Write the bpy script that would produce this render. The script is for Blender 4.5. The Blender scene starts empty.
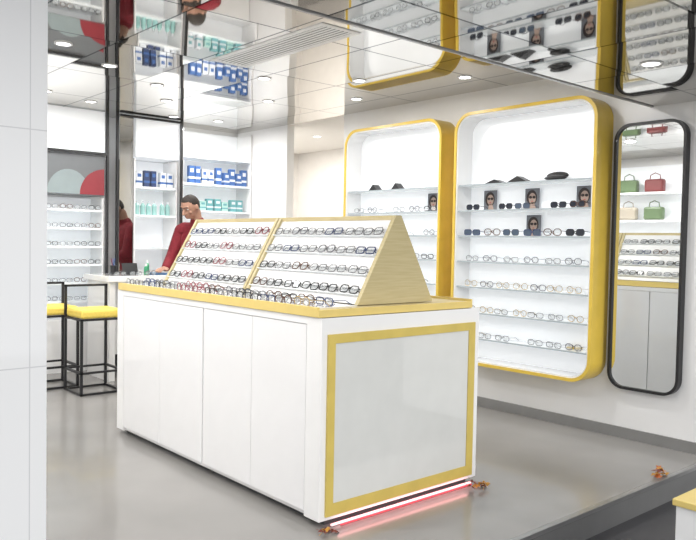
import bpy, math, random
from mathutils import Vector, Matrix
random.seed(7)
S=bpy.context.scene
try:
    S.view_settings.view_transform='Standard'
except Exception: pass
COL=S.collection
# ------------------------------------------------------------------ materials
MATS={}
def mat(name,col,rough=.5,metal=0.,emit=0.,trans=0.,alpha=1.,var=.04,scale=8.,bump=0.,ior=1.45,coat=0.,ecol=None):
    if name in MATS: return MATS[name]
    m=bpy.data.materials.new(name); m.use_nodes=True
    nt=m.node_tree; b=nt.nodes['Principled BSDF']
    tc=nt.nodes.new('ShaderNodeTexCoord'); no=nt.nodes.new('ShaderNodeTexNoise')
    no.inputs['Scale'].default_value=scale; no.inputs['Detail'].default_value=3
    nt.links.new(tc.outputs['Object'],no.inputs['Vector'])
    cr=nt.nodes.new('ShaderNodeValToRGB')
    c=col
    cr.color_ramp.elements[0].position=.3; cr.color_ramp.elements[1].position=.7
    cr.color_ramp.elements[0].color=(c[0]*(1-var),c[1]*(1-var),c[2]*(1-var),1)
    cr.color_ramp.elements[1].color=(min(1,c[0]*(1+var)),min(1,c[1]*(1+var)),min(1,c[2]*(1+var)),1)
    nt.links.new(no.outputs['Fac'],cr.inputs['Fac']); nt.links.new(cr.outputs['Color'],b.inputs['Base Color'])
    b.inputs['Roughness'].default_value=rough; b.inputs['Metallic'].default_value=metal
    b.inputs['IOR'].default_value=ior
    b.inputs['Transmission Weight'].default_value=trans
    b.inputs['Alpha'].default_value=alpha
    b.inputs['Coat Weight'].default_value=coat
    if emit>0:
        e=ecol or col
        b.inputs['Emission Color'].default_value=(e[0],e[1],e[2],1); b.inputs['Emission Strength'].default_value=emit
    if bump>0:
        bp=nt.nodes.new('ShaderNodeBump'); bp.inputs['Strength'].default_value=bump
        nt.links.new(no.outputs['Fac'],bp.inputs['Height']); nt.links.new(bp.outputs['Normal'],b.inputs['Normal'])
    MATS[name]=m; return m
def grid_mat(name,col,line,sx,sy,ox=0,oy=0,w=.008,rough=.03,metal=1.,axes='XY',coat=0,var=.03,tilt=0):
    m=mat(name,col,rough,metal,var=var,scale=.6,coat=coat)
    nt=m.node_tree; b=nt.nodes['Principled BSDF']
    tc=nt.nodes.new('ShaderNodeTexCoord'); sp=nt.nodes.new('ShaderNodeSeparateXYZ')
    nt.links.new(tc.outputs['Object'],sp.inputs[0])
    cells=[]
    def line_f(out,s,o):
        a=nt.nodes.new('ShaderNodeMath'); a.operation='ADD'; a.inputs[1].default_value=100*s-o
        nt.links.new(out,a.inputs[0])
        d=nt.nodes.new('ShaderNodeMath'); d.operation='MODULO'; d.inputs[1].default_value=s
        nt.links.new(a.outputs[0],d.inputs[0])
        l=nt.nodes.new('ShaderNodeMath'); l.operation='LESS_THAN'; l.inputs[1].default_value=w
        nt.links.new(d.outputs[0],l.inputs[0])
        q=nt.nodes.new('ShaderNodeMath'); q.operation='DIVIDE'; q.inputs[1].default_value=s; nt.links.new(a.outputs[0],q.inputs[0])
        fl=nt.nodes.new('ShaderNodeMath'); fl.operation='FLOOR'; nt.links.new(q.outputs[0],fl.inputs[0]); cells.append(fl.outputs[0])
        return l.outputs[0]
    f1=line_f(sp.outputs[axes[0]],sx,ox); f2=line_f(sp.outputs[axes[1]],sy,oy)
    mx=nt.nodes.new('ShaderNodeMath'); mx.operation='MAXIMUM'
    nt.links.new(f1,mx.inputs[0]); nt.links.new(f2,mx.inputs[1])
    mix=nt.nodes.new('ShaderNodeMixRGB'); mix.inputs[2].default_value=(*line,1)
    src=b.inputs['Base Color'].links[0].from_socket
    nt.links.new(src,mix.inputs[1]); nt.links.new(mx.outputs[0],mix.inputs[0])
    nt.links.new(mix.outputs[0],b.inputs['Base Color'])
    if tilt:
        # every mirror panel hangs very slightly out of level, as real ones do
        cb=nt.nodes.new('ShaderNodeCombineXYZ'); nt.links.new(cells[0],cb.inputs[0]); nt.links.new(cells[1],cb.inputs[1])
        wn=nt.nodes.new('ShaderNodeTexWhiteNoise'); wn.noise_dimensions='3D'; nt.links.new(cb.outputs[0],wn.inputs['Vector'])
        sb=nt.nodes.new('ShaderNodeVectorMath'); sb.operation='SUBTRACT'; sb.inputs[1].default_value=(.5,.5,.5); nt.links.new(wn.outputs['Color'],sb.inputs[0])
        sc=nt.nodes.new('ShaderNodeVectorMath'); sc.operation='SCALE'; sc.inputs['Scale'].default_value=tilt; nt.links.new(sb.outputs[0],sc.inputs[0])
        ge=nt.nodes.new('ShaderNodeNewGeometry')
        ad=nt.nodes.new('ShaderNodeVectorMath'); ad.operation='ADD'; nt.links.new(ge.outputs['Normal'],ad.inputs[0]); nt.links.new(sc.outputs[0],ad.inputs[1])
        nm=nt.nodes.new('ShaderNodeVectorMath'); nm.operation='NORMALIZE'; nt.links.new(ad.outputs[0],nm.inputs[0]); nt.links.new(nm.outputs[0],b.inputs['Normal'])
    return m
def wood_mat(name,c1,c2,rough=.4):
    m=bpy.data.materials.new(name); m.use_nodes=True; nt=m.node_tree; b=nt.nodes['Principled BSDF']
    tc=nt.nodes.new('ShaderNodeTexCoord'); mp=nt.nodes.new('ShaderNodeMapping'); mp.inputs['Scale'].default_value=(3,3,60)
    no=nt.nodes.new('ShaderNodeTexNoise'); no.inputs['Scale'].default_value=2; no.inputs['Detail'].default_value=5
    cr=nt.nodes.new('ShaderNodeValToRGB'); cr.color_ramp.elements[0].color=(*c1,1); cr.color_ramp.elements[1].color=(*c2,1)
    cr.color_ramp.elements[0].position=.35; cr.color_ramp.elements[1].position=.65
    nt.links.new(tc.outputs['Object'],mp.inputs[0]); nt.links.new(mp.outputs[0],no.inputs['Vector'])
    nt.links.new(no.outputs['Fac'],cr.inputs[0]); nt.links.new(cr.outputs[0],b.inputs['Base Color'])
    b.inputs['Roughness'].default_value=rough
    return m
WHITE=mat('white_lacquer',(.86,.86,.86),.08,coat=.6,var=.01)
WHITE_DOOR=mat('white_lacquer_door',(.84,.84,.85),.05,coat=.9,var=.01)
WPAINT=mat('white_paint',(.85,.85,.85),.30,var=.01)
WCEIL=mat('white_ceiling_paint',(.86,.83,.78),.7,var=.01)
WARM=mat('warm_grey_wall',(.76,.73,.69),.5,var=.02)
GLOW=mat('glowing_panel',(.86,.88,.90),.4,emit=.26,ecol=(.94,.97,1),var=.005)  # emission stands in for cabinet lighting; the panel itself is plain white
PANEL=mat('grey_white_glass',(.68,.69,.67),.03,coat=1.,var=.02,ior=1.6)
YEL=mat('yellow_lacquer',(.74,.52,.08),.3,var=.05)
GOLD=mat('golden_trim',(.62,.48,.12),.35,var=.06)
CUSH=mat('yellow_leather',(.82,.62,.12),.45,var=.06,bump=.05,scale=60)
BLACK=mat('black_metal',(.02,.02,.022),.4,var=.1)
DARK=mat('dark_plinth',(.06,.06,.065),.5)
GAP=mat('dark_vent_core',(.22,.22,.22),.8)
MIRROR=mat('mirror_glass',(.88,.90,.90),.01,metal=1.,var=.005)
MIRROR2=mat('dim_mirror',(.50,.50,.49),.03,metal=1.,var=.02)
WOOD=wood_mat('maple_veneer',(.55,.45,.23),(.63,.53,.30))
WOODG=wood_mat('muted_gold_veneer',(.50,.42,.22),(.56,.48,.27),.5)
SHELF=mat('acrylic_shelf',(.76,.80,.82),.15,emit=.10,var=.005)  # faint emission added to brighten the shelves
SHELFEDGE=mat('acrylic_shelf_edge',(.42,.47,.50),.2,var=.005)
FLOOR=mat('polished_grey_floor',(.27,.262,.25),.22,var=.14,scale=1.0,coat=.25)
FLOOR2=mat('dark_grey_paving',(.06,.06,.065),.5,var=.15,scale=3)
RISER=mat('grey_riser',(.17,.17,.17),.4)
METALTRIM=mat('brushed_aluminium',(.40,.40,.40),.35,metal=.8)
LED=mat('white_led',(1,1,1),.5,emit=6)
PINK=mat('pink_led',(1,.55,.55),.5,emit=.95,ecol=(1,.66,.68))
RED_LED=mat('red_led',(.8,.08,.1),.5,emit=.3,ecol=(1,.10,.16))
MCEIL=grid_mat('mirror_ceiling_panels',(.56,.54,.505),(.02,.02,.02),.65,1.05,ox=.55,oy=2.75,w=.014,var=.08,tilt=.035)
MSOFF=grid_mat('mirror_soffit_panels',(.47,.455,.43),(.02,.02,.02),.65,.75,ox=.5,oy=.35,w=.014,var=.08,tilt=.045)
TILE=grid_mat('white_glazed_tile',(.87,.87,.87),(.66,.66,.67),.9,.62,ox=.0,oy=.55,w=.003,rough=.05,metal=0.,axes='XZ',coat=.8,var=.01)
# ------------------------------------------------------------------ mesh builder
class MB:
    def __init__(s): s.v=[];s.f=[];s.m=[];s.cur=0;s.M=Matrix.Identity(4)
    def add(s,vs,fs):
        o=len(s.v)
        for p in vs: s.v.append(tuple(s.M@Vector(p)))
        for f in fs: s.f.append([i+o for i in f]); s.m.append(s.cur)
    def box(s,lo,hi):
        x0,y0,z0=lo;x1,y1,z1=hi
        s.add([(x0,y0,z0),(x1,y0,z0),(x1,y1,z0),(x0,y1,z0),(x0,y0,z1),(x1,y0,z1),(x1,y1,z1),(x0,y1,z1)],
              [(0,3,2,1),(4,5,6,7),(0,1,5,4),(1,2,6,5),(2,3,7,6),(3,0,4,7)])
        return s
    def sweep(s,pts,r,closed=False,n=6,ref=None,r2=None):
        pts=[Vector(p) for p in pts]; N=len(pts); vs=[];fs=[]
        for i,p in enumerate(pts):
            a=pts[i-1] if (i>0 or closed) else p
            b=pts[(i+1)%N] if (i<N-1 or closed) else p
            t=(b-a).normalized()
            u=Vector(ref) if ref else (Vector((0,0,1)) if abs(t.z)<.9 else Vector((1,0,0)))
            sd=t.cross(u).normalized(); up=sd.cross(t).normalized()
            rr=r[i] if isinstance(r,(list,tuple)) else r
            rb=r2 if r2 else rr
            for k in range(n):
                an=2*math.pi*k/n+math.pi/n
                vs.append(p+sd*math.cos(an)*rr+up*math.sin(an)*rb)
        for i in range(N if closed else N-1):
            j=(i+1)%N
            for k in range(n):
                l=(k+1)%n
                fs.append((i*n+k,i*n+l,j*n+l,j*n+k))
        if not closed:
            fs.append(tuple(range(n))); fs.append(tuple((N-1)*n+k for k in reversed(range(n))))
        s.add(vs,fs); return s
    def ell(s,c,r,nu=14,nv=10,keep=None):
        vs=[];fs=[]
        for j in range(nv+1):
            ph=math.pi*j/nv
            for i in range(nu):
                th=2*math.pi*i/nu
                vs.append((c[0]+r[0]*math.sin(ph)*math.cos(th),c[1]+r[1]*math.sin(ph)*math.sin(th),c[2]+r[2]*math.cos(ph)))
        for j in range(nv):
            for i in range(nu):
                k=(i+1)%nu
                f=(j*nu+i,(j+1)*nu+i,(j+1)*nu+k,j*nu+k)
                if keep:
                    cc=[sum(vs[q][w] for q in f)/4 for w in range(3)]
                    if not keep(cc): continue
                fs.append(f)
        s.add(vs,fs); return s
    def cap(s,p,q,r1,r2):
        s.sweep([p,q],[r1,r2],n=12); s.ell(p,(r1,)*3,12,8); s.ell(q,(r2,)*3,12,8); return s
    def poly(s,pts,mapf,d0,d1):
        n=len(pts); vs=[mapf(u,v,d0) for u,v in pts]+[mapf(u,v,d1) for u,v in pts]
        fs=[tuple(range(n)),tuple(reversed(range(n,2*n)))]
        for i in range(n):
            j=(i+1)%n; fs.append((i,i+n,j+n,j))
        s.add(vs,fs); return s
    def ring(s,o,i_,mapf,d0,d1):
        n=len(o); vs=[mapf(u,v,d0) for u,v in o]+[mapf(u,v,d0) for u,v in i_]+[mapf(u,v,d1) for u,v in o]+[mapf(u,v,d1) for u,v in i_]
        fs=[]
        for a in range(n):
            b=(a+1)%n
            fs+= [(a,b,n+b,n+a),(2*n+b,2*n+a,3*n+a,3*n+b),(a,2*n+a,2*n+b,b),(n+b,3*n+b,3*n+a,n+a)]
        s.add(vs,fs); return s
    def mesh(s,name,mats,smooth=False):
        me=bpy.data.meshes.new(name); me.from_pydata(s.v,[],s.f)
        import bmesh
        bm=bmesh.new(); bm.from_mesh(me); 
        bmesh.ops.recalc_face_normals(bm,faces=bm.faces); bm.to_mesh(me); bm.free()
        if not isinstance(mats,(list,tuple)): mats=[mats]
        for m in mats: me.materials.append(m)
        for p,i in zip(me.polygons,s.m): p.material_index=i; p.use_smooth=smooth
        return me
def link(name,data,parent=None,loc=(0,0,0),bevel=0,label=None,rot=None):
    o=bpy.data.objects.new(name,data); COL.objects.link(o); o.location=loc
    if rot: o.rotation_euler=rot
    if parent: o.parent=parent
    if bevel:
        b=o.modifiers.new('bevel','BEVEL'); b.width=bevel; b.segments=2; b.limit_method='ANGLE'
    if label: o['label']=label
    return o
def root(name,loc,label,cat,group=None,rotz=0):
    o=bpy.data.objects.new(name,None); COL.objects.link(o); o.location=loc; o.rotation_euler=(0,0,rotz); o.empty_display_size=.1
    o['label']=label;o['category']=cat
    if group:o['group']=group
    return o
def tag(o,label,cat,group=None):
    o['label']=label;o['category']=cat
    if group:o['group']=group
    return o
def boxp(parent,name,lo,hi,m,bevel=0,label=None):
    pl=parent.location if parent else Vector((0,0,0))
    lo=Vector(lo)-pl; hi=Vector(hi)-pl; c=(lo+hi)/2
    me=MB().box(lo-c,hi-c).mesh(name,m)
    return link(name,me,parent,c,bevel,label)
def struct(name,lo,hi,m,bevel=0):
    o=boxp(None,name,lo,hi,m,bevel); o['kind']='structure'; return o
def rrect(w,h,r,n=8,cx=0,cy=0):
    pts=[]
    for sx,sy,a0 in((1,1,0),(-1,1,90),(-1,-1,180),(1,-1,270)):
        for k in range(n+1):
            a=math.radians(a0+90*k/n)
            pts.append((cx+sx*(w/2-r)+r*math.cos(a),cy+sy*(h/2-r)+r*math.sin(a)))
    return pts
# ------------------------------------------------------------------ camera
P0=Vector((348,270)); V1=Vector((-300,230))-P0; V2=Vector((1200,258))-P0
f=math.sqrt(-(V1.dot(V2)))
yv=Vector((V1.x,V1.y,f)).normalized(); xv=Vector((V2.x,V2.y,f)).normalized(); zv=xv.cross(yv)
R=Matrix(((xv[0],-xv[1],-xv[2],0),(yv[0],-yv[1],-yv[2],0),(zv[0],-zv[1],-zv[2],1.4),(0,0,0,1)))
cd=bpy.data.cameras.new('camera'); cd.sensor_width=36; cd.lens=f/696*36; cd.clip_start=.05
cam=bpy.data.objects.new('camera',cd); COL.objects.link(cam); cam.matrix_world=R; S.camera=cam
# ------------------------------------------------------------------ world / lights
w=bpy.data.worlds.new('world'); S.world=w; w.use_nodes=True
bg=w.node_tree.nodes['Background']; bg.inputs[0].default_value=(.95,.97,1,1); bg.inputs[1].default_value=1.0
def area(name,loc,size,power,rot=(0,0,0),col=(1,.98,.955),sy=None,shape='DISK',spread=None):
    l=bpy.data.lights.new(name,'AREA'); l.energy=power; l.color=col; l.shape=shape; l.size=size
    if sy: l.size_y=sy
    if spread: l.spread=spread
    o=bpy.data.objects.new(name,l); COL.objects.link(o); o.location=loc; o.rotation_euler=rot; return o
sl=bpy.data.lights.new('daylight','SUN'); sl.energy=1.35; sl.angle=math.radians(40); sl.color=(1,.99,.97)
so=bpy.data.objects.new('daylight',sl); COL.objects.link(so); so.location=(0,-3,4)
so.rotation_euler=Vector((.25,1,-.42)).to_track_quat('-Z','Y').to_euler()
# ------------------------------------------------------------------ room
XR=5.1; YB=8.0; ZC=2.73; ZS=2.40
struct('floor',(-.6,2.1,-.15),(7.1,9.3,0),FLOOR)
struct('trim_1',(-.6,2.07,-.02),(5.1,2.1,.002),METALTRIM)
struct('trim_2',(-.6,2.075,-.15),(5.1,2.1,-.02),RISER)
fl=struct('floor_2',(-6,-6,-.17),(12,2.08,-.15),FLOOR2)
struct('wall_right',(XR,.5,-.15),(XR+.1,5.95,ZC+.3),WPAINT)
struct('wall_right_2',(XR,6.95,0),(XR+.1,9.2,ZC+.3),WPAINT)
struct('wall_back',(-.6,YB,0),(XR,YB+.1,ZC+.3),WPAINT)
struct('wall_left',(-.6,2.1,0),(-.5,YB,ZC+.3),WPAINT)
struct('wall_alcove',(6.9,5.5,0),(7.0,9.2,ZC+.3),WARM)
struct('wall_alcove_2',(5.2,9.1,0),(6.9,9.2,ZC+.3),WARM)
struct('wall_alcove_3',(5.2,5.5,0),(6.9,5.6,ZC+.3),WARM)
struct('baseboard_right',(XR-.015,2.1,0),(XR,5.95,.08),METALTRIM)
struct('ceiling',(-.6,2.6,ZC),(XR,YB,ZC+.05),MCEIL)
struct('ceiling_2',(XR,5.5,ZC),(7,9.2,ZC+.05),WCEIL)
struct('ceiling_3',(-.6,1.1,ZS),(XR,2.6,ZS+.05),MSOFF)
struct('trim_4',(-.6,2.585,ZS-.006),(XR,2.603,ZS),METALTRIM)
struct('wall_front',(-.6,1.0,ZS),(XR,1.1,ZC+.3),WPAINT)
struct('trim_3',(-.6,2.6,ZS),(XR,2.62,ZC),MIRROR2)
struct('wall_column',(-1.2,2.0,-.15),(.69,2.09,ZS),TILE)
# ------------------------------------------------------------------ counter cabinets
YE=5.08; XB=3.435
def cabinet_unit(y0,y1,doors,near):
    c=root('display_cabinet',(2.835,(y0+y1)/2,0),'white lacquered counter cabinet under the wooden display top' if not near else 'white lacquered counter cabinet with yellow-framed end panel','cabinet','counter cabinets')
    boxp(c,'body',(2.27,y0,.035),(XB-.02,y1,1.03),WHITE)
    boxp(c,'plinth',(2.31,y0+.03,0),(3.38,y1-.03,.035),DARK)
    for a,b in doors:
        boxp(c,'door',(2.25,a+.0015,.06),(2.27,b-.0015,.99),WHITE_DOOR,.0015)
        boxp(c,'door',(XB-.02,a+.004,.06),(XB,b-.004,.99),WHITE_DOOR,.002)
    boxp(c,'top_rail',(2.25,y0,.994),(2.27,y1,1.03),WHITE); boxp(c,'top_rail',(XB-.02,y0,.994),(XB,y1,1.03),WHITE)
    return c
c1=cabinet_unit(2.76,3.88,[(2.88,3.36),(3.36,3.872)],True)
boxp(c1,'corner_post',(2.25,2.76,.035),(2.27,2.878,.994),WHITE)
boxp(c1,'corner_post',(XB-.02,2.76,.035),(XB,2.876,.994),WHITE)
mb=MB(); mp=lambda u,v,d:(u,d,v)
def rectpts(u0,u1,v0,v1): return [(u0,v0),(u1,v0),(u1,v1),(u0,v1)]
mb.ring(rectpts(2.285,3.39,.055,.95),rectpts(2.33,3.335,.115,.905),mp,2.748,2.76)
o=link('panel_frame',mb.mesh('panel_frame',GOLD),c1,-c1.location,label='golden yellow rectangular frame')
boxp(c1,'end_panel',(2.33,2.753,.115),(3.335,2.76,.905),PANEL,label='glossy grey-white inset panel')
c2=cabinet_unit(3.88,YE,[(3.885,4.43),(4.43,4.98)],False)
boxp(c2,'corner_post',(2.25,4.982,.035),(2.27,YE,.994),WHITE)
l=tag(link('led_strip',MB().box((-.53,-.008,-.004),(.53,.004,.004)).mesh('led_strip',PINK),None,(2.85,2.752,.010)),'glowing pink-white light strip on floor along counter end','light strip')
l=tag(link('led_strip',MB().box((-.50,-.004,-.003),(.50,.004,.003)).mesh('led_strip2',RED_LED),None,(2.87,2.735,.005)),'thin red light strip on floor at counter end','light strip')
area('strip_glow',(2.85,2.735,.05),1.0,.5,sy=.03,shape='RECTANGLE',col=(1,.38,.42))
# counter top
PALE=mat('pale_yellow_lip',(.74,.57,.19),.35,var=.04)
ct=root('countertop',(2.83,3.94,1.03),'maple wood display board with golden lip on white cabinets','countertop')
boxp(ct,'board',(2.255,2.785,1.03),(3.375,5.05,1.068),WOOD,.003)
boxp(ct,'front_lip',(2.240,2.785,1.032),(2.255,5.05,1.082),PALE,.002,label='golden yellow front edge')
boxp(ct,'end_lip',(2.240,2.775,1.032),(3.375,2.785,1.070),PALE,.002,label='golden yellow end edge')
boxp(ct,'back_lip',(3.375,2.775,1.032),(3.39,5.05,1.082),PALE,.002,label='golden yellow back edge')
boxp(ct,'tray_panel',(2.257,2.87,1.068),(2.572,5.03,1.0715),WHITE,label='white display surface')
ZT=1.072; ZA=1.55
def aframe(y0,y1):
    u=root('eyewear_display_stand',(2.85,(y0+y1)/2,ZT),'A-shaped wooden stand with slanted white panel holding rows of eyeglasses','display stand','slanted eyewear stands')
    L=u.location
    t=.026
    prof=[(2.575,ZT),(3.15,ZT),(2.885,ZA),(2.845,ZA)]
    mpf=lambda a,b,d:(a-L.x,d-L.y,b-L.z)
    for a,b in((y0,y0+t),(y1-t,y1)):
        mb=MB(); mb.poly(prof,mpf,a,b); link('side_panel',mb.mesh('side_panel',WOODG),u,label='triangular muted gold veneer end panel')
    mb=MB(); mb.poly([(2.592,ZT+.003),(2.62,ZT+.003),(2.868,ZA-.017),(2.853,ZA-.017)],mpf,y0+t,y1-t); link('slanted_panel',mb.mesh('slanted_panel',WPAINT),u,label='white slanted front panel')
    mb=MB(); mb.poly([(3.10,ZT+.003),(3.13,ZT+.003),(2.88,ZA-.017),(2.87,ZA-.017)],mpf,y0+t,y1-t); link('slanted_panel',mb.mesh('back_panel',WPAINT),u)
    mb=MB(); mb.poly([(2.846,ZA-.025),(2.884,ZA-.025),(2.884,ZA),(2.846,ZA)],mpf,y0+t,y1-t); link('top_rail',mb.mesh('top_rail',WOOD),u)
    for r in range(4):
        s0=.04+r*.120; 
        for (sx,bx0) in((1,2.592),(-1,3.13)):
            nn=Vector((-.871*sx,0,.492)); up=Vector((.492*sx,0,.871))
            bx=bx0+up.x*s0; bz=ZT+.008+.871*s0
            pts=[(bx,bz),(bx+nn.x*.018,bz+nn.z*.018),(bx+nn.x*.018+up.x*.003,bz+nn.z*.018+up.z*.003),(bx+up.x*.003,bz+up.z*.003)]
            mb=MB(); mb.poly(pts,mpf,y0+t,y1-t); link('ledge',mb.mesh('ledge',SHELF),u)
    return u
aframe(2.87,3.945); aframe(3.955,5.03)
# ------------------------------------------------------------------ eyeglasses
FR=[('black_acetate',(.015,.015,.018)),('tortoise_acetate',(.10,.04,.02)),('red_acetate',(.25,.03,.05)),('navy_acetate',(.03,.05,.14)),('gunmetal_wire',(.10,.10,.11)),('grey_acetate',(.16,.16,.18)),('gold_wire',(.45,.30,.10))]
LENSC=mat('clear_lens',(.66,.70,.72),.05,alpha=.26,var=.01)
LENSD=mat('dark_lens',(.03,.035,.05),.08,var=.05)
LENSB=mat('blue_grey_lens',(.08,.11,.16),.08,var=.05)
def lens_loop(cx,hw,hh,rnd,n=4,k=1.):
    r=min(hw,hh)*rnd
    return [(cx+u,hh/k+v) for u,v in rrect(hw*2,hh*2,r*.999,n)]
def rims(mb,hw,hh,rnd,rt):
    for sx in(-1,1):
        mb.sweep([(u,0,v+rt) for u,v in lens_loop(sx*.036,hw,hh,rnd)],rt,True,5,ref=(0,1,0))
    mb.sweep([(-.036+hw,0,hh*1.35),(-.004,-.003,hh*1.5),(.004,-.003,hh*1.5),(.036-hw,0,hh*1.35)],rt,n=5,ref=(0,1,0))
def temple_open(mb,s,hw,hh,rt):
    x=s*(.036+hw+.002); mb.sweep([(x,.0,hh*1.5),(x,.01,hh*1.5),(x*.98,.09,hh*1.3),(x*.95,.13,rt)],rt*.9,n=4,ref=(1,0,0))
def temple_fold(mb,s,hw,hh,rt):
    x=s*(.036+hw+.002); y=.006 if s>0 else .010
    mb.sweep([(x,0,hh*1.5),(x,y,hh*1.5),(-x*.75,y+.001,hh*1.35),(-x*1.0,y+.001,hh*.8)],rt*.9,n=4,ref=(0,1,0))
def lens(mb,s,hw,hh,rnd,rt):
    mb.poly([(u,v+rt) for u,v in lens_loop(s*.036,hw,hh,rnd)],lambda a,b,d:(a,d,b),-.0006,.0006)
GV=[]
shapes=[(.028,.019,.75),(.028,.021,.95),(.027,.023,1.),(.029,.018,.6)]
for i,(n,c) in enumerate(FR):
    m=mat(n,c,.3,metal=.6 if 'wire' in n else 0,var=.2)
    hw,hh,rn=shapes[i%4]; rt=.0020 if 'wire' in n else .0030
    d=dict(m=m)
    a=MB(); rims(a,hw,hh,rn,rt); d['front']=a.mesh('eyeglasses_front',m,True)
    for s,k in((-1,'l'),(1,'r')):
        a=MB(); temple_open(a,s,hw,hh,rt); d['o'+k]=a.mesh('temple',m)
        a=MB(); temple_fold(a,s,hw,hh,rt); d['f'+k]=a.mesh('temple_folded',m)
        a=MB(); lens(a,s,hw,hh,rn,rt); d['c'+k]=a.mesh('lens',LENSC)
    for nm,lm in(('clear',LENSC),('dark',LENSD),('blue',LENSB)):
        a=MB(); rims(a,hw,hh,rn,rt)
        for s in(-1,1): temple_open(a,s,hw,hh,rt)
        a.cur=1
        for s in(-1,1): lens(a,s,hw*(1.05 if nm!='clear' else 1),hh*(1.1 if nm!='clear' else 1),rn,rt)
        d[nm]=a.mesh('eyeglasses_'+nm,[m,lm])
    GV.append(d)
NM=['black','tortoiseshell','red','navy blue','gunmetal wire','grey','gold wire']
def glasses_parts(vi,M,folded,group,where):
    d=GV[vi]
    o=link('eyeglasses',d['front']); o.matrix_world=M
    tag(o,f'{NM[vi]} framed eyeglasses with clear lenses {where}','eyeglasses',group)
    k='f' if folded else 'o'
    for s in 'lr':
        link('temple',d[k+s],o); link('lens',d['c'+s],o)
    return o
def glasses_simple(vi,kind,loc,rotz,group,where,sc=1.):
    o=link('eyeglasses' if kind=='clear' else 'sunglasses',GV[vi][kind],None,loc,rot=(0,0,rotz)); o.scale=(sc,sc,sc)
    tag(o,f'{NM[vi]} framed '+('eyeglasses' if kind=='clear' else 'sunglasses with dark lenses')+' '+where,'eyeglasses' if kind=='clear' else 'sunglasses',group)
    return o
def basis(x,y,z,loc,s=1.):
    return Matrix(((x[0]*s,y[0]*s,z[0]*s,loc[0]),(x[1]*s,y[1]*s,z[1]*s,loc[1]),(x[2]*s,y[2]*s,z[2]*s,loc[2]),(0,0,0,1)))
N=Vector((-.871,0,.492)); UP=Vector((.492,0,.871)); NB=Vector((.871,0,.492)); UB=Vector((-.492,0,.871))
for (ya,yb,seq) in((2.87,3.945,[0,4,5,0,6,3,0,4,1]),(3.955,5.03,[2,0,3,4,1,0,3,2,4])):
    for r in range(4):
        for c in range(6):
            y=ya+.03+(c+.5)*(yb-ya-.06)/6+random.uniform(-.008,.008)
            s0=.046+r*.120
            p=Vector((2.592,y,ZT+.008))+UP*s0+N*.0165
            tl=random.uniform(-.05,.05); xx=Vector((0,-math.cos(tl),0))+UP*math.sin(tl); uu=(UP*math.cos(tl)+Vector((0,math.sin(tl),0)))
            g=glasses_parts(random.choice(seq),basis(xx,-N,uu,p,1.12),True,'eyeglasses on slanted stands','on slanted white panel')
            p=Vector((3.13,y,ZT+.008))+UB*s0+NB*.0165
            g=glasses_parts(random.choice(seq),basis((0,1,0),-NB,UB,p,1.12),True,'eyeglasses on slanted stands','on slanted white panel')
    for r in range(2):
        for c in range(7):
            y=ya+.02+(c+.5)*(yb-ya-.03)/7+random.uniform(-.006,.006)
            a=random.uniform(-.12,.12)
            M=Matrix.Translation((2.28+.150*r,y,1.0725))@Matrix.Rotation(-math.pi/2+a,4,'Z')@Matrix.Scale(1.0,4)
            glasses_parts(random.choice(seq),M,False,'eyeglasses on counter tray','on white counter tray')
# ------------------------------------------------------------------ wall cabinets
ZSH=[1.905,1.69,1.475,1.26,1.045,.83,.615]
def wall_cabinet(y0,y1,z0,z1,label):
    yc=(y0+y1)/2; zc=(z0+z1)/2; W=y1-y0;H=z1-z0
    c=root('wall_display_cabinet',(XR,yc,z0),label,'display cabinet','yellow wall cabinets')
    m=lambda u,v,d:(d,u,v+H/2)
    mb=MB(); mb.ring(rrect(W,H,.17,10),rrect(W-.05,H-.05,.147,10),m,-.22,0); link('shell',mb.mesh('shell',YEL,False),c,label='yellow lacquered rounded shell')
    mb=MB(); mb.ring(rrect(W-.05,H-.05,.147,10),rrect(W-.075,H-.075,.135,10),m,-.212,-.02); link('lining',mb.mesh('lining',WHITE,False),c,label='white inner lining')
    mb=MB(); mb.poly(rrect(W-.05,H-.05,.147,10),m,-.02,-.002); link('back_panel',mb.mesh('back_panel',GLOW),c,label='white back panel with added glow')
    for z in ZSH:
        mb=MB(); mb.box((-.19,-W/2+.04,z-z0-.012),(-.02,W/2-.04,z-z0)); mb.cur=1; mb.box((-.192,-W/2+.04,z-z0-.0125),(-.19,W/2-.04,z-z0)); link('shelf',mb.mesh('shelf',[SHELF,SHELFEDGE]),c)
    return c
wall_cabinet(2.889,4.238,.39,2.51,'tall white wall display cabinet with rounded yellow rim beside black mirror')
wall_cabinet(4.385,5.68,.39,2.51,'tall white wall display cabinet with rounded yellow rim, shelves of eyeglasses')
def stock(y0,y1,zi,kinds,n,skip=(),sc=1.05):
    for i in range(n):
        if i in skip: continue
        y=y0+(i+.5)*(y1-y0)/n+random.uniform(-.012,.012)
        k,v=random.choice(kinds)
        glasses_simple(v,k,(4.935,y,ZSH[zi]+.002),-math.pi/2+random.uniform(-.10,.10),'eyewear in wall cabinets','on lit cabinet shelf',sc)
CL=[('clear',4),('clear',5),('clear',4),('clear',0)]
DK=[('dark',0),('dark',1),('blue',3),('blue',4)]
CLL=[('clear',4),('clear',6),('clear',5)]
A=(2.98,4.15)
stock(*A,1,DK,7,skip=(2,5)); stock(*A,2,DK+[('clear',1)],6,sc=1.2); stock(*A,3,CL,6); stock(*A,4,CLL,7); stock(*A,5,CLL,7); stock(*A,6,CLL,7,skip=(3,))
B=(4.47,5.6)
for zi in range(1,7): stock(*B,zi,CL,6,skip=(random.randrange(6),))
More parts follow.
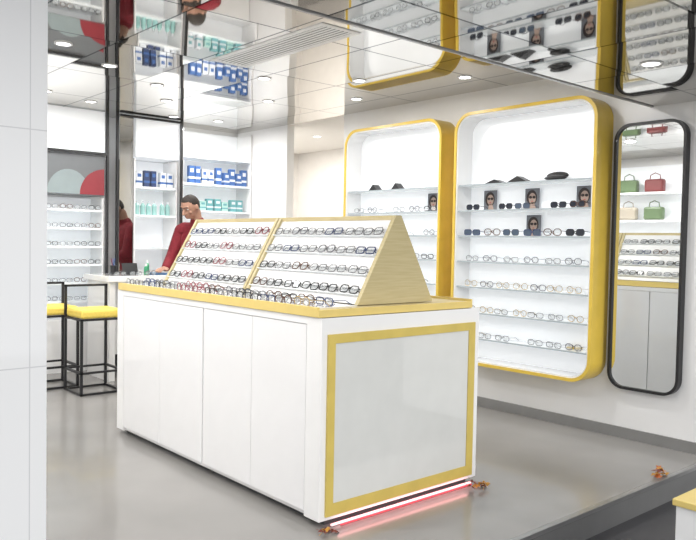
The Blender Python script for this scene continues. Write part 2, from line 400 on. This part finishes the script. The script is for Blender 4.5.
# posters
SK=mat('print_skin',(.45,.33,.27),.5); HAIR=mat('print_hair',(.03,.02,.02),.5); PBG=mat('print_grey',(.16,.17,.19),.5); BLK=mat('black_card',(.02,.02,.022),.35)
mb=MB(); mb.box((-.05,0,0),(.05,.006,.135)); 
m3=lambda a,b,d:(a,d,b)
def elp(cx,cy,rx,ry,n=16): return [(cx+rx*math.cos(2*math.pi*i/n),cy+ry*math.sin(2*math.pi*i/n)) for i in range(n)]
mb.cur=1; mb.poly(elp(-.002,.075,.037,.05),m3,-.001,0)
mb.cur=2; mb.poly(elp(.002,.07,.025,.036),m3,-.002,-.001)
mb.poly([(-.015,.0),(.03,.0),(.015,.045),(-.008,.045)],m3,-.002,-.0005)
mb.cur=1; mb.poly(elp(-.010,.078,.011,.009),m3,-.003,-.002); mb.poly(elp(.014,.078,.011,.009),m3,-.003,-.002)
mb.cur=3; mb.poly(elp(.002,.052,.007,.003),m3,-.003,-.002)
LIP=mat('print_lips',(.5,.08,.08),.5)
POST=mb.mesh('photo_card',[PBG,HAIR,SK,LIP])
def poster(y,zi,x=5.05,lab='small portrait photo card of woman in sunglasses on shelf'):
    o=link('photo_card',POST,None,(x,y,ZSH[zi]+.001),rot=(0,0,-math.pi/2)); o.scale=(1.35,1,1.25); tag(o,lab,'photo card','portrait cards')
poster(3.97,1);poster(3.55,1);poster(3.08,1);poster(3.53,2,5.05);poster(4.62,1)
def prism(y,zi,w=.13,h=.06):
    mb=MB(); mb.poly([(-w/2,0),(w/2,0),(w/2-.02,h*.25),(0,h)],lambda a,b,d:(d,a,b),-.04,.04)
    tag(link('logo_block',mb.mesh('logo_block',BLK),None,(4.99,y,ZSH[zi]+.001)),'small black wedge display block on shelf','display block','black display blocks')
prism(3.86,0,.2,.035);prism(3.63,0,.2,.05);prism(5.33,0);prism(5.02,0,.12,.06)
def case(y,zi):
    c=root('glasses_case',(4.99,y,ZSH[zi]+.001),'open black glasses case on cabinet shelf','glasses case')
    mb=MB(); mb.ell((0,0,.02),(.04,.10,.02)); link('case_base',mb.mesh('case_base',BLK,True),c)
    mb=MB(); mb.ell((.03,0,.04),(.018,.10,.03)); link('case_lid',mb.mesh('case_lid',BLK,True),c)
case(3.30,0)
mb=MB(); mb.box((-.03,-.05,0),(.03,.05,.012)); tag(link('price_tag',mb.mesh('price_tag',YEL),None,(5.04,3.12,ZSH[6]+.002)),'small yellow tag on lowest shelf','tag')
# ------------------------------------------------------------------ wall mirror
y0,y1,z0,z1=2.315,2.845,.37,2.29
mr=root('wall_mirror',(XR,(y0+y1)/2,z0),'tall rounded mirror with black frame on white wall','mirror')
W=y1-y0;H=z1-z0; m=lambda u,v,d:(d,u,v+H/2)
mb=MB(); mb.ring(rrect(W,H,.12,10),rrect(W-.04,H-.04,.10,10),m,-.06,0); link('frame',mb.mesh('frame',BLACK),mr,label='black metal frame')
mb=MB(); mb.poly(rrect(W-.04,H-.04,.10,10),m,-.045,-.01); link('mirror_glass',mb.mesh('mirror_glass',MIRROR),mr)
# ------------------------------------------------------------------ ceiling grille and downlights
g=root('air_vent',(3.02,4.22,ZC),'long white linear air vent grille in mirror ceiling','air vent')
mb=MB(); mb.ring(rectpts(-.16,.16,-.66,.66),rectpts(-.12,.12,-.62,.62),lambda u,v,d:(u,v,d),-.004,0); link('vent_frame',mb.mesh('vent_frame',WPAINT),g)
mb=MB(); mb.box((-.12,-.62,-.002),(.12,.62,0)); link('vent_core',mb.mesh('vent_core',GAP),g)
mb=MB()
for i in range(7):
    x=-.102+i*.034; mb.box((x-.010,-.62,-.004),(x+.010,.62,-.002))
link('vent_slats',mb.mesh('vent_slats',WPAINT),g)
RING=MB(); 
n=24
RING.ring(elp(0,0,.06,.06,n),elp(0,0,.045,.045,n),lambda u,v,d:(u,v,d),-.006,0); RM=RING.mesh('trim_ring',WPAINT)
DM=MB().poly(elp(0,0,.045,.045,n),lambda u,v,d:(u,v,d),-.004,-.001).mesh('lamp_disc',LED)
def downlight(x,y,z,p=11):
    r=root('downlight',(x,y,z),'small round recessed white downlight in ceiling','downlight','ceiling downlights')
    link('trim_ring',RM,r); link('lamp_disc',DM,r)
    if p: area('lamp',(x,y,z-.02),.12,p)
for x,y in((1.4,3.4),(1.4,4.7),(1.5,6.0),(2.4,5.6),(3.9,3.3),(4.1,4.6),(4.1,5.9),(3.4,6.6),(2.4,7.0),(4.4,7.3)):
    downlight(x,y,ZC,15)
for x,y in((.4,3.0),(.4,4.3),(.5,5.6)): downlight(x,y,ZC,21)  # added lamps out of view, brightening the counter's long side
for x,y in((2.4,3.2),(3.5,5.1),(4.6,3.9),(4.6,5.2),(3.0,6.0),(1.9,5.2),(2.9,7.2),(3.9,7.4)): downlight(x,y,ZC,0)
downlight(5.9,7.4,ZC,32); downlight(5.9,8.4,ZC,18)
downlight(3.9,2.0,ZS,6); downlight(2.2,1.8,ZS,6)
# ------------------------------------------------------------------ back wall fittings
def post(x,y=YB-.38):
    o=boxp(None,'black_post',(x-.011,y-.012,0),(x+.011,y+.02,ZC),BLACK); tag(o,'slim black metal post from floor to ceiling','post','black shelf posts')
for x in(3.25,3.36,4.12): post(x)
o=boxp(None,'black_rail',(2.1,YB-.40,2.262),(3.235,YB-.362,2.288),BLACK); tag(o,'slim black horizontal rail above painted reflection panel','rail','black rails')
o=boxp(None,'black_rail',(3.39,YB-.40,2.70),(4.10,YB-.362,2.72),BLACK); tag(o,'slim black horizontal rail at ceiling over shelves','rail','black rails')
YF=YB-.36
def shelf_unit(x0,x1,zs,z0,z1,label,depth=.34):
    c=root('shelf_unit',((x0+x1)/2,YB,0),label,'shelving','back wall shelving')
    boxp(c,'back_panel',(x0,YB-.02,z0),(x1,YB-.001,z1),GLOW)
    boxp(c,'side_panel',(x0,YB-depth,0),(x0+.015,YB-.02,z1),WHITE); boxp(c,'side_panel',(x1-.015,YB-depth,0),(x1,YB-.02,z1),WHITE)
    for z in zs:
        boxp(c,'shelf',(x0+.015,YB-depth,z-.022),(x1-.015,YB-.02,z),SHELF)
    boxp(c,'base_cabinet',(x0+.015,YB-depth,0),(x1-.015,YB-.02,z0),WHITE)
    return c
u1=shelf_unit(2.1,3.23,[1.69,1.50,1.31,1.12,.93,.74],.55,1.82,'white lit wall shelves with rows of eyeglasses')
PG=mat('reflection_dark_grey',(.16,.17,.18),.3); PRD=mat('muted_red',(.26,.035,.045),.4); PW=mat('reflection_teal_grey',(.26,.31,.32),.4)  # mirror reflection painted as flat grey, red and teal shapes
pc=(2.665,YF,1.84)
def arc(cx,cy,rx,ry,a0,a1,n=10): return [(cx+rx*math.cos(math.radians(a0+(a1-a0)*i/n)),cy+ry*math.sin(math.radians(a0+(a1-a0)*i/n))) for i in range(n+1)]
mb=MB(); mb.box((2.1,YF,1.84),(3.23,YB-.002,2.26)); mb.cur=1
mb.poly([(3.225,1.845)]+[(3.225,2.12)]+arc(3.225,1.845,.26,.27,100,180),m3,YF-.003,YF)
mb.cur=2; mb.poly(arc(2.85,1.845,.22,.25,0,180,16),m3,YF-.002,YF)
mb.v=[(a-pc[0],b-pc[1],c-pc[2]) for a,b,c in mb.v]
tag(link('reflection_panel',mb.mesh('reflection_panel',[PG,PRD,PW]),None,pc),'dark grey and red panel of painted reflections above shelves','painted reflection')
def mpanel(x0,x1,z0,z1,m=MIRROR2,lab='',y=YF,nm='mirror_panel',cat='mirror',y2=None):
    o=boxp(None,nm,(x0,y,z0),(x1,y2 or y+.02,z1),m); tag(o,lab,cat); return o
for a,b in((2.1,3.23),(3.58,4.1)): mpanel(a,b,2.29,ZC-.01,GLOW,'glowing white panel imitating a mirrored ceiling above the back wall shelves',nm='ceiling_reflection_panel',cat='panel',y2=YB-.002)  # glowing white put where a mirror would reflect the bright ceiling
o=mpanel(3.385,3.555,.0,ZC-.01,lab='narrow dim mirror strip between black posts'); o.rotation_euler=(0,0,math.radians(9))
u2=shelf_unit(3.57,4.09,[1.97,1.66,1.30],1.05,2.27,'white lit shelves with blue and teal boxes')
u3=shelf_unit(4.15,5.09,[2.36,2.05,1.74],1.45,2.68,'white lit shelves with blue and teal packages')
for r,z in enumerate([1.69,1.50,1.31,1.12,.93,.74]):
    for c in range(4):
        x=2.70+c*.15
        glasses_simple(random.choice([0,4,5,1]),'clear',(x,YB-.30,z+.002),random.uniform(-.05,.05),'eyeglasses on back shelves','on white back shelf',1.0)
BL=mat('blue_pack',(.06,.14,.36),.35); WB=mat('white_pack',(.68,.71,.75),.35); TL=mat('teal_pack',(.13,.36,.38),.3); TL2=mat('aqua_plastic',(.30,.52,.50),.3); DB=mat('dark_blue_pack',(.04,.06,.14),.35); LG=mat('mint_pack',(.40,.62,.58),.35)
def carton(name,hx,hy,h,m,b=None):
    mb=MB(); mb.box((-hx,-hy,0),(hx,hy,h)); mb.cur=1; mb.box((-hx-.001,-hy-.001,h*.25),(hx+.001,hy+.001,h*.38)); mb.box((-hx*.6,-hy-.001,h*.62),(hx*.6,-hy,h*.84)); return mb.mesh(name,[m,b or WB])
PB=carton('carton_blue',.035,.03,.20,BL); PB2=carton('carton_blue_low',.038,.03,.15,BL); PB3=carton('carton_dark',.03,.03,.18,DB,BL); PB4=carton('carton_white',.035,.03,.17,WB,BL)
PT=carton('carton_teal',.04,.03,.14,TL); PT2=carton('carton_mint',.038,.03,.11,LG,TL); PT3=carton('carton_white_teal',.03,.03,.15,WB,TL)
mb=MB(); mb.sweep([(0,0,0),(0,0,.10),(0,0,.125),(0,0,.13)],[.028,.028,.014,.010],n=12); mb.cur=1; mb.sweep([(0,0,.13),(0,0,.155)],.012,n=10); PBo=mb.mesh('bottle',[TL2,WB])
LAB={PB.name:'tall blue and white lens solution carton on shelf',PB2.name:'short blue carton with white band on shelf',PB3.name:'dark navy carton with blue band on shelf',PB4.name:'white carton with blue band on shelf',PT.name:'teal carton with white band on shelf',PT2.name:'mint green low carton on shelf',PT3.name:'white carton with teal band on shelf',PBo.name:'aqua plastic bottle with white cap on shelf'}
def packs(x0,x1,z,mes,nm,dx,grp):
    x=x0
    while x<x1:
        me=random.choice(mes)
        o=link(nm,me,None,(x,YB-.26+random.uniform(-.01,.01),z+.001),rot=(0,0,random.uniform(-.1,.1))); tag(o,LAB[me.name],nm,grp); x+=dx*random.choice([1,1,1,1.3])
packs(4.30,5.03,2.05,[PB,PB,PB2,PB3,PB4],'carton',.084,'blue cartons')
packs(4.22,5.03,1.74,[PT,PT,PT2,PT3],'carton',.09,'teal cartons')
packs(3.66,4.05,1.97,[PB2,PB3,PB4],'carton',.085,'blue cartons')
packs(3.64,4.05,1.66,[PBo],'bottle',.07,'aqua bottles')
# ------------------------------------------------------------------ desk
d=root('desk',(3.38,7.2,0),'white bar-height service desk with panel legs','desk')
boxp(d,'desktop',(2.95,6.88,.97),(3.80,7.5,1.03),WHITE,.005)
boxp(d,'panel_leg',(2.98,6.92,0),(3.04,7.46,.97),WHITE)
boxp(d,'panel_leg',(3.70,6.92,0),(3.76,7.46,.97),WHITE)
boxp(d,'modesty_panel',(3.04,7.3,.2),(3.70,7.33,.97),WHITE)
t=root('tablet_stand',(3.28,7.1,1.03),'small black tablet on stand on the white desk','tablet')
mb=MB(); mb.box((-.05,-.02,0),(.05,.04,.008)); link('stand_base',mb.mesh('stand_base',BLACK),t)
mb=MB(); mb.M=Matrix.Rotation(-.3,4,'X'); mb.box((-.08,-.004,.005),(.08,.004,.12)); link('screen',mb.mesh('screen',BLK),t)
GR=mat('green_plastic',(.05,.30,.15),.3)
for bx,by,sc in((3.42,7.05,1.),(3.47,7.12,1.3)):
    b=root('bottle',(bx,by,1.03),'small green bottle with white cap on desk','bottle','green bottles'); b.scale=(1,1,sc)
    mb=MB(); mb.sweep([(0,0,0),(0,0,.07),(0,0,.09)],[.020,.020,.01],n=12); link('bottle_body',mb.mesh('bottle_body',GR,True),b)
    mb=MB(); mb.sweep([(0,0,.09),(0,0,.11)],.011,n=10); link('cap',mb.mesh('cap',WPAINT),b)
cup=root('pen_cup',(3.15,7.22,1.03),'black pen cup with pens on the desk','pen cup')
mb=MB(); mb.sweep([(0,0,0),(0,0,.09)],[.03,.034],n=16); link('cup',mb.mesh('cup',BLK),cup)
for k in range(3):
    mb=MB(); mb.sweep([(0,0,.05),(.02*(k-1),.012,.16)],.004,n=6); link('pen',mb.mesh('pen',MATS['blue_pack'] if k else MATS['muted_red']),cup)
o=boxp(None,'paper_tray',(3.50,6.98,1.031),(3.62,7.2,1.05),mat('blue_tray',(.10,.22,.42),.4)); tag(o,'flat blue tray lying on white desk','tray')
for i in range(3):
    glasses_parts([0,4,5][i],Matrix.Translation((3.08+.16*i,6.90,1.032))@Matrix.Rotation(.1*i,4,'Z'),False,'eyeglasses on desk','on white desk')
# ------------------------------------------------------------------ stools
def stool(x,y,rz,lab):
    s=root('bar_stool',(x,y,0),lab,'stool','yellow bar stools',rz)
    w=.19; r=.011
    for sx in(-1,1):
        for sy in(-1,1):
            mb=MB(); mb.box((sx*w-r,sy*w-r,0),(sx*w+r,sy*w+r,.68 if sy<0 else .96)); link('leg',mb.mesh('leg',BLACK),s)
    for z,nm in((.01,'foot_rail'),(.2,'foot_rail'),(.67,'seat_rail')):
        mb=MB(); mb.ring(rectpts(-w-r,w+r,-w-r,w+r),rectpts(-w+r,w-r,-w+r,w-r),lambda u,v,dd:(u,v,dd),z-.009,z+.009); link(nm,mb.mesh(nm,BLACK),s)
    mb=MB(); mb.box((-w-r,w-r,.945),(w+r,w+r,.965)); link('back_rail',mb.mesh('back_rail',BLACK),s)
    mb=MB(); mb.box((-.195,-.20,-.04),(.195,.165,.04)); link('seat',mb.mesh('seat',CUSH),s,(0,0,.72),.022,label='padded yellow leather seat')
stool(2.70,6.60,0,'bar stool with yellow padded seat and black metal frame by desk')
stool(2.46,7.05,0,'bar stool with yellow padded seat and black frame beside another stool')
# ------------------------------------------------------------------ person
def remeshed(mb,name,m,vox=.007,sm=4):
    me=mb.mesh(name+'_src',m); o=link('tmp',me); r=o.modifiers.new('r','REMESH'); r.mode='VOXEL'; r.voxel_size=vox; r.use_smooth_shade=True
    s=o.modifiers.new('s','SMOOTH'); s.factor=.5; s.iterations=sm
    dg=bpy.context.evaluated_depsgraph_get(); me2=bpy.data.meshes.new_from_object(o.evaluated_get(dg)); me2.name=name
    me2.materials.clear(); me2.materials.append(m)
    for p in me2.polygons: p.use_smooth=True
    bpy.data.objects.remove(o); return me2
SKIN=mat('skin',(.42,.235,.165),.5,var=.06); SWEAT=mat('red_knit',(.19,.013,.022),.8,var=.15,scale=40,bump=.1); TROU=mat('dark_trousers',(.03,.03,.04),.8)
HR=mat('dark_hair',(.03,.024,.02),.7,var=.3,scale=60); SHO=mat('black_shoe',(.02,.02,.02),.4); EYE=mat('eye_white',(.6,.58,.55),.2); LIPS=mat('lips',(.34,.14,.11),.5)
p=root('person',(4.09,7.08,0),'man in red sweater and dark trousers standing at desk looking down','person',rotz=math.radians(-66)); p.scale=(1.10,1.10,1.055)
HM=Matrix.Translation((0,-.12,1.56))@Matrix.Rotation(math.radians(28),4,'X')@Matrix.Rotation(math.radians(-8),4,'Z')@Matrix.Translation((0,.12,-1.56))
def torso(mb,e,sweater=False):
    mb.ell((0,-.005,.99),(.165+e,.115+e,.12+e)); mb.ell((0,-.02,1.12),(.16+e,.115+e,.17+e)); mb.ell((0,-.05,1.3),(.19+e,.135+e,.18+e))
    mb.cap((-.155,-.075,1.42),(.155,-.075,1.42),.065+e,.065+e); mb.cap((0,-.06,1.38),(0,-.085,1.49),.08+e,.06+e)
def arms(mb,e,hands=True):
    for s in(-1,1):
        mb.cap((s*.20,-.075,1.415),(s*.25,-.15,1.16),.055+e,.044+e); mb.cap((s*.25,-.15,1.16),(s*.15,-.37,1.045),.044+e,.029+e)
        if hands:
            W=Vector((s*.15,-.37,1.04)); F=Vector((-s*.15,-.95,-.12)).normalized(); Lt=Vector((-s*1,.15,0)).normalized()
            mb.cap(W,W+F*.05,.026,.022)
            for k in(-1.5,-.5,.5,1.5): mb.cap(W+F*.03+Lt*k*.012,W+F*.085+Lt*k*.020,.014,.011)
            for k,ln in((-1.5,.055),(-.5,.07),(.5,.078),(1.5,.07)):
                a=W+F*.085+Lt*k*.021; b=a+F*ln*.55+Vector((0,0,-.004)); c=b+F*ln*.45+Vector((0,0,-.014))
                mb.cap(a,b,.0095,.0088); mb.cap(b,c,.0088,.0075)
            a=W+F*.03+Lt*.026; b=a+Lt*.03+F*.03; c=b+F*.032+Vector((0,0,-.008)); mb.cap(a,b,.013,.011); mb.cap(b,c,.011,.009)
def legs(mb,e):
    for s in(-1,1):
        mb.cap((s*.09,0,.93),(s*.10,-.01,.5),.085+e,.058+e); mb.cap((s*.10,-.01,.5),(s*.105,.02,.09),.056+e,.038+e)
mb=MB(); torso(mb,0); arms(mb,0); legs(mb,0)
for s in(-1,1): mb.cap((s*.105,.02,.05),(s*.11,-.14,.035),.038,.03)
mb.cap((0,-.085,1.46),(0,-.125,1.60),.056,.054)
mb.M=HM
mb.ell((0,-.14,1.69),(.076,.096,.105),20,14); mb.ell((0,-.175,1.63),(.056,.066,.07),16,12); mb.ell((0,-.215,1.60),(.028,.028,.025))
mb.cap((0,-.232,1.685),(0,-.262,1.645),.009,.014); mb.ell((0,-.222,1.705),(.055,.018,.012)); 
for s in(-1,1): mb.ell((s*.079,-.14,1.67),(.010,.02,.032)); mb.ell((s*.012,-.245,1.642),(.01,.01,.008)); mb.ell((s*.04,-.205,1.645),(.022,.02,.02))
link('body',remeshed(mb,'body',SKIN,.006,3),p)
mb=MB(); torso(mb,.016); arms(mb,.014,False); mb.cap((0,-.08,1.44),(0,-.10,1.505),.07,.065)
link('sweater',remeshed(mb,'sweater',SWEAT,.008,3),p,label='red knitted sweater')
mb=MB(); legs(mb,.014); mb.ell((0,-.0,.95),(.172,.125,.12)); link('trousers',remeshed(mb,'trousers',TROU,.01,3),p,label='dark trousers')
for s in(-1,1):
    mb=MB(); mb.cap((s*.105,.03,.05),(s*.11,-.16,.042),.048,.042); mb.cap((s*.105,.025,.05),(s*.105,.022,.12),.048,.046); link('shoe',remeshed(mb,'shoe',SHO,.01,2),p)
mb=MB(); mb.M=HM
def kp(c):
    front=-.14-c[1]
    lim=1.65+max(0,min(1,(front+.03)/.09))*.105
    return c[2]>lim
mb.ell((0,-.138,1.691),(.078,.098,.107),44,36,keep=kp); hm=mb.mesh('hair',HR,True); ho=link('hair',hm,p); sd=ho.modifiers.new('s','SOLIDIFY'); sd.thickness=.005
for s in(-1,1):
    mb=MB(); mb.M=HM; mb.ell((s*.031,-.222,1.682),(.013,.010,.005)); mb.cur=1; mb.ell((s*.031,-.231,1.681),(.005,.003,.004)); link('eye',mb.mesh('eye',[EYE,HR],True),p)
    mb=MB(); mb.M=HM; mb.sweep([(s*.014,-.242,1.706),(s*.032,-.240,1.711),(s*.05,-.226,1.706)],.004,n=6); link('eyebrow',mb.mesh('eyebrow',HR,True),p)
mb=MB(); mb.M=HM; mb.ell((0,-.235,1.613),(.022,.008,.006)); link('mouth',mb.mesh('mouth',LIPS,True),p)
# ------------------------------------------------------------------ low display box (front)
b=root('display_box',(3.1,.95,-.15),'low white display box with golden yellow top edge','display box')
boxp(b,'body',(2.74,.6,-.15),(3.6,1.25,.44),WHITE,.004)
boxp(b,'top_tray',(2.73,.58,.44),(3.62,1.26,.465),PALE,.003,label='golden yellow top')
# fallen maple leaves
LEAFM=[mat('orange_leaf',(.50,.13,.03),.6,var=.3),mat('brown_leaf',(.2,.05,.03),.6,var=.3),mat('yellow_leaf',(.55,.28,.05),.6,var=.3)]
def leaf_mesh(m):
    mb=MB()
    rad=[1,.45,.85,.35,.7,.3,.35,.3,.7,.35,.85,.45]
    vs=[(0,0,.012)]
    for i,r in enumerate(rad):
        a=math.pi/2+2*math.pi*i/len(rad); vs.append((.035*r*math.cos(a),.035*r*math.sin(a),random.uniform(0,.022)))
    mb.add(vs,[(0,i+1,(i+1)%12+1) for i in range(12)])
    mb.sweep([(0,0,.012),(0,-.03,.004),(.006,-.05,.002)],.001,n=4)
    return mb.mesh('maple_leaf',m)
LM=[leaf_mesh(m) for m in LEAFM]
for (cx,cy,n,z) in((3.34,2.67,7,0),(2.26,2.70,4,0),(4.42,2.13,8,0)):
    for i in range(n):
        o=link('maple_leaf',random.choice(LM),None,(cx+random.uniform(-.055,.055),cy+random.uniform(-.025,.025),z+.001+.012*(i//2)),rot=(random.uniform(-.4,.4),random.uniform(-.4,.4),random.uniform(0,6)))
        tag(o,'crumpled orange-brown maple leaf lying on grey floor','leaf','fallen leaves')
# left wall shelf (seen in mirror) with bags
c=root('shelf_unit',(-.5,4.9,0),'white wall shelving with bags on upper shelves','shelving')
boxp(c,'back_panel',(-.499,3.6,.1),(-.47,6.2,2.6),GLOW)
for z in(.8,1.3,1.8,2.2): boxp(c,'shelf',(-.47,3.6,z-.03),(-.15,6.2,z),WHITE)
boxp(c,'base_cabinet',(-.47,3.6,0),(-.12,6.2,.6),WHITE)
for y,z,cn,cc in((5.62,2.2,'green',(.13,.19,.10)),(5.22,2.2,'red',(.20,.05,.05)),(5.62,1.8,'beige',(.45,.40,.33)),(5.22,1.8,'green',(.13,.19,.10))):
    bb=root('handbag',(-.31,y,z+.002),f'{cn} handbag on white wall shelf','handbag','bags on wall shelving')
    mb=MB(); mb.box((-.06,-.14,0),(.06,.14,.19)); link('bag_body',mb.mesh('bag_body',mat(cn+'_leather',cc,.4)),bb,bevel=.03)
    mb=MB(); mb.sweep([(0,-.08,.18),(0,-.07,.25),(0,0,.28),(0,.07,.25),(0,.08,.18)],.007,n=6,ref=(1,0,0)); link('handle',mb.mesh('handle',MATS[cn+'_leather']),bb)
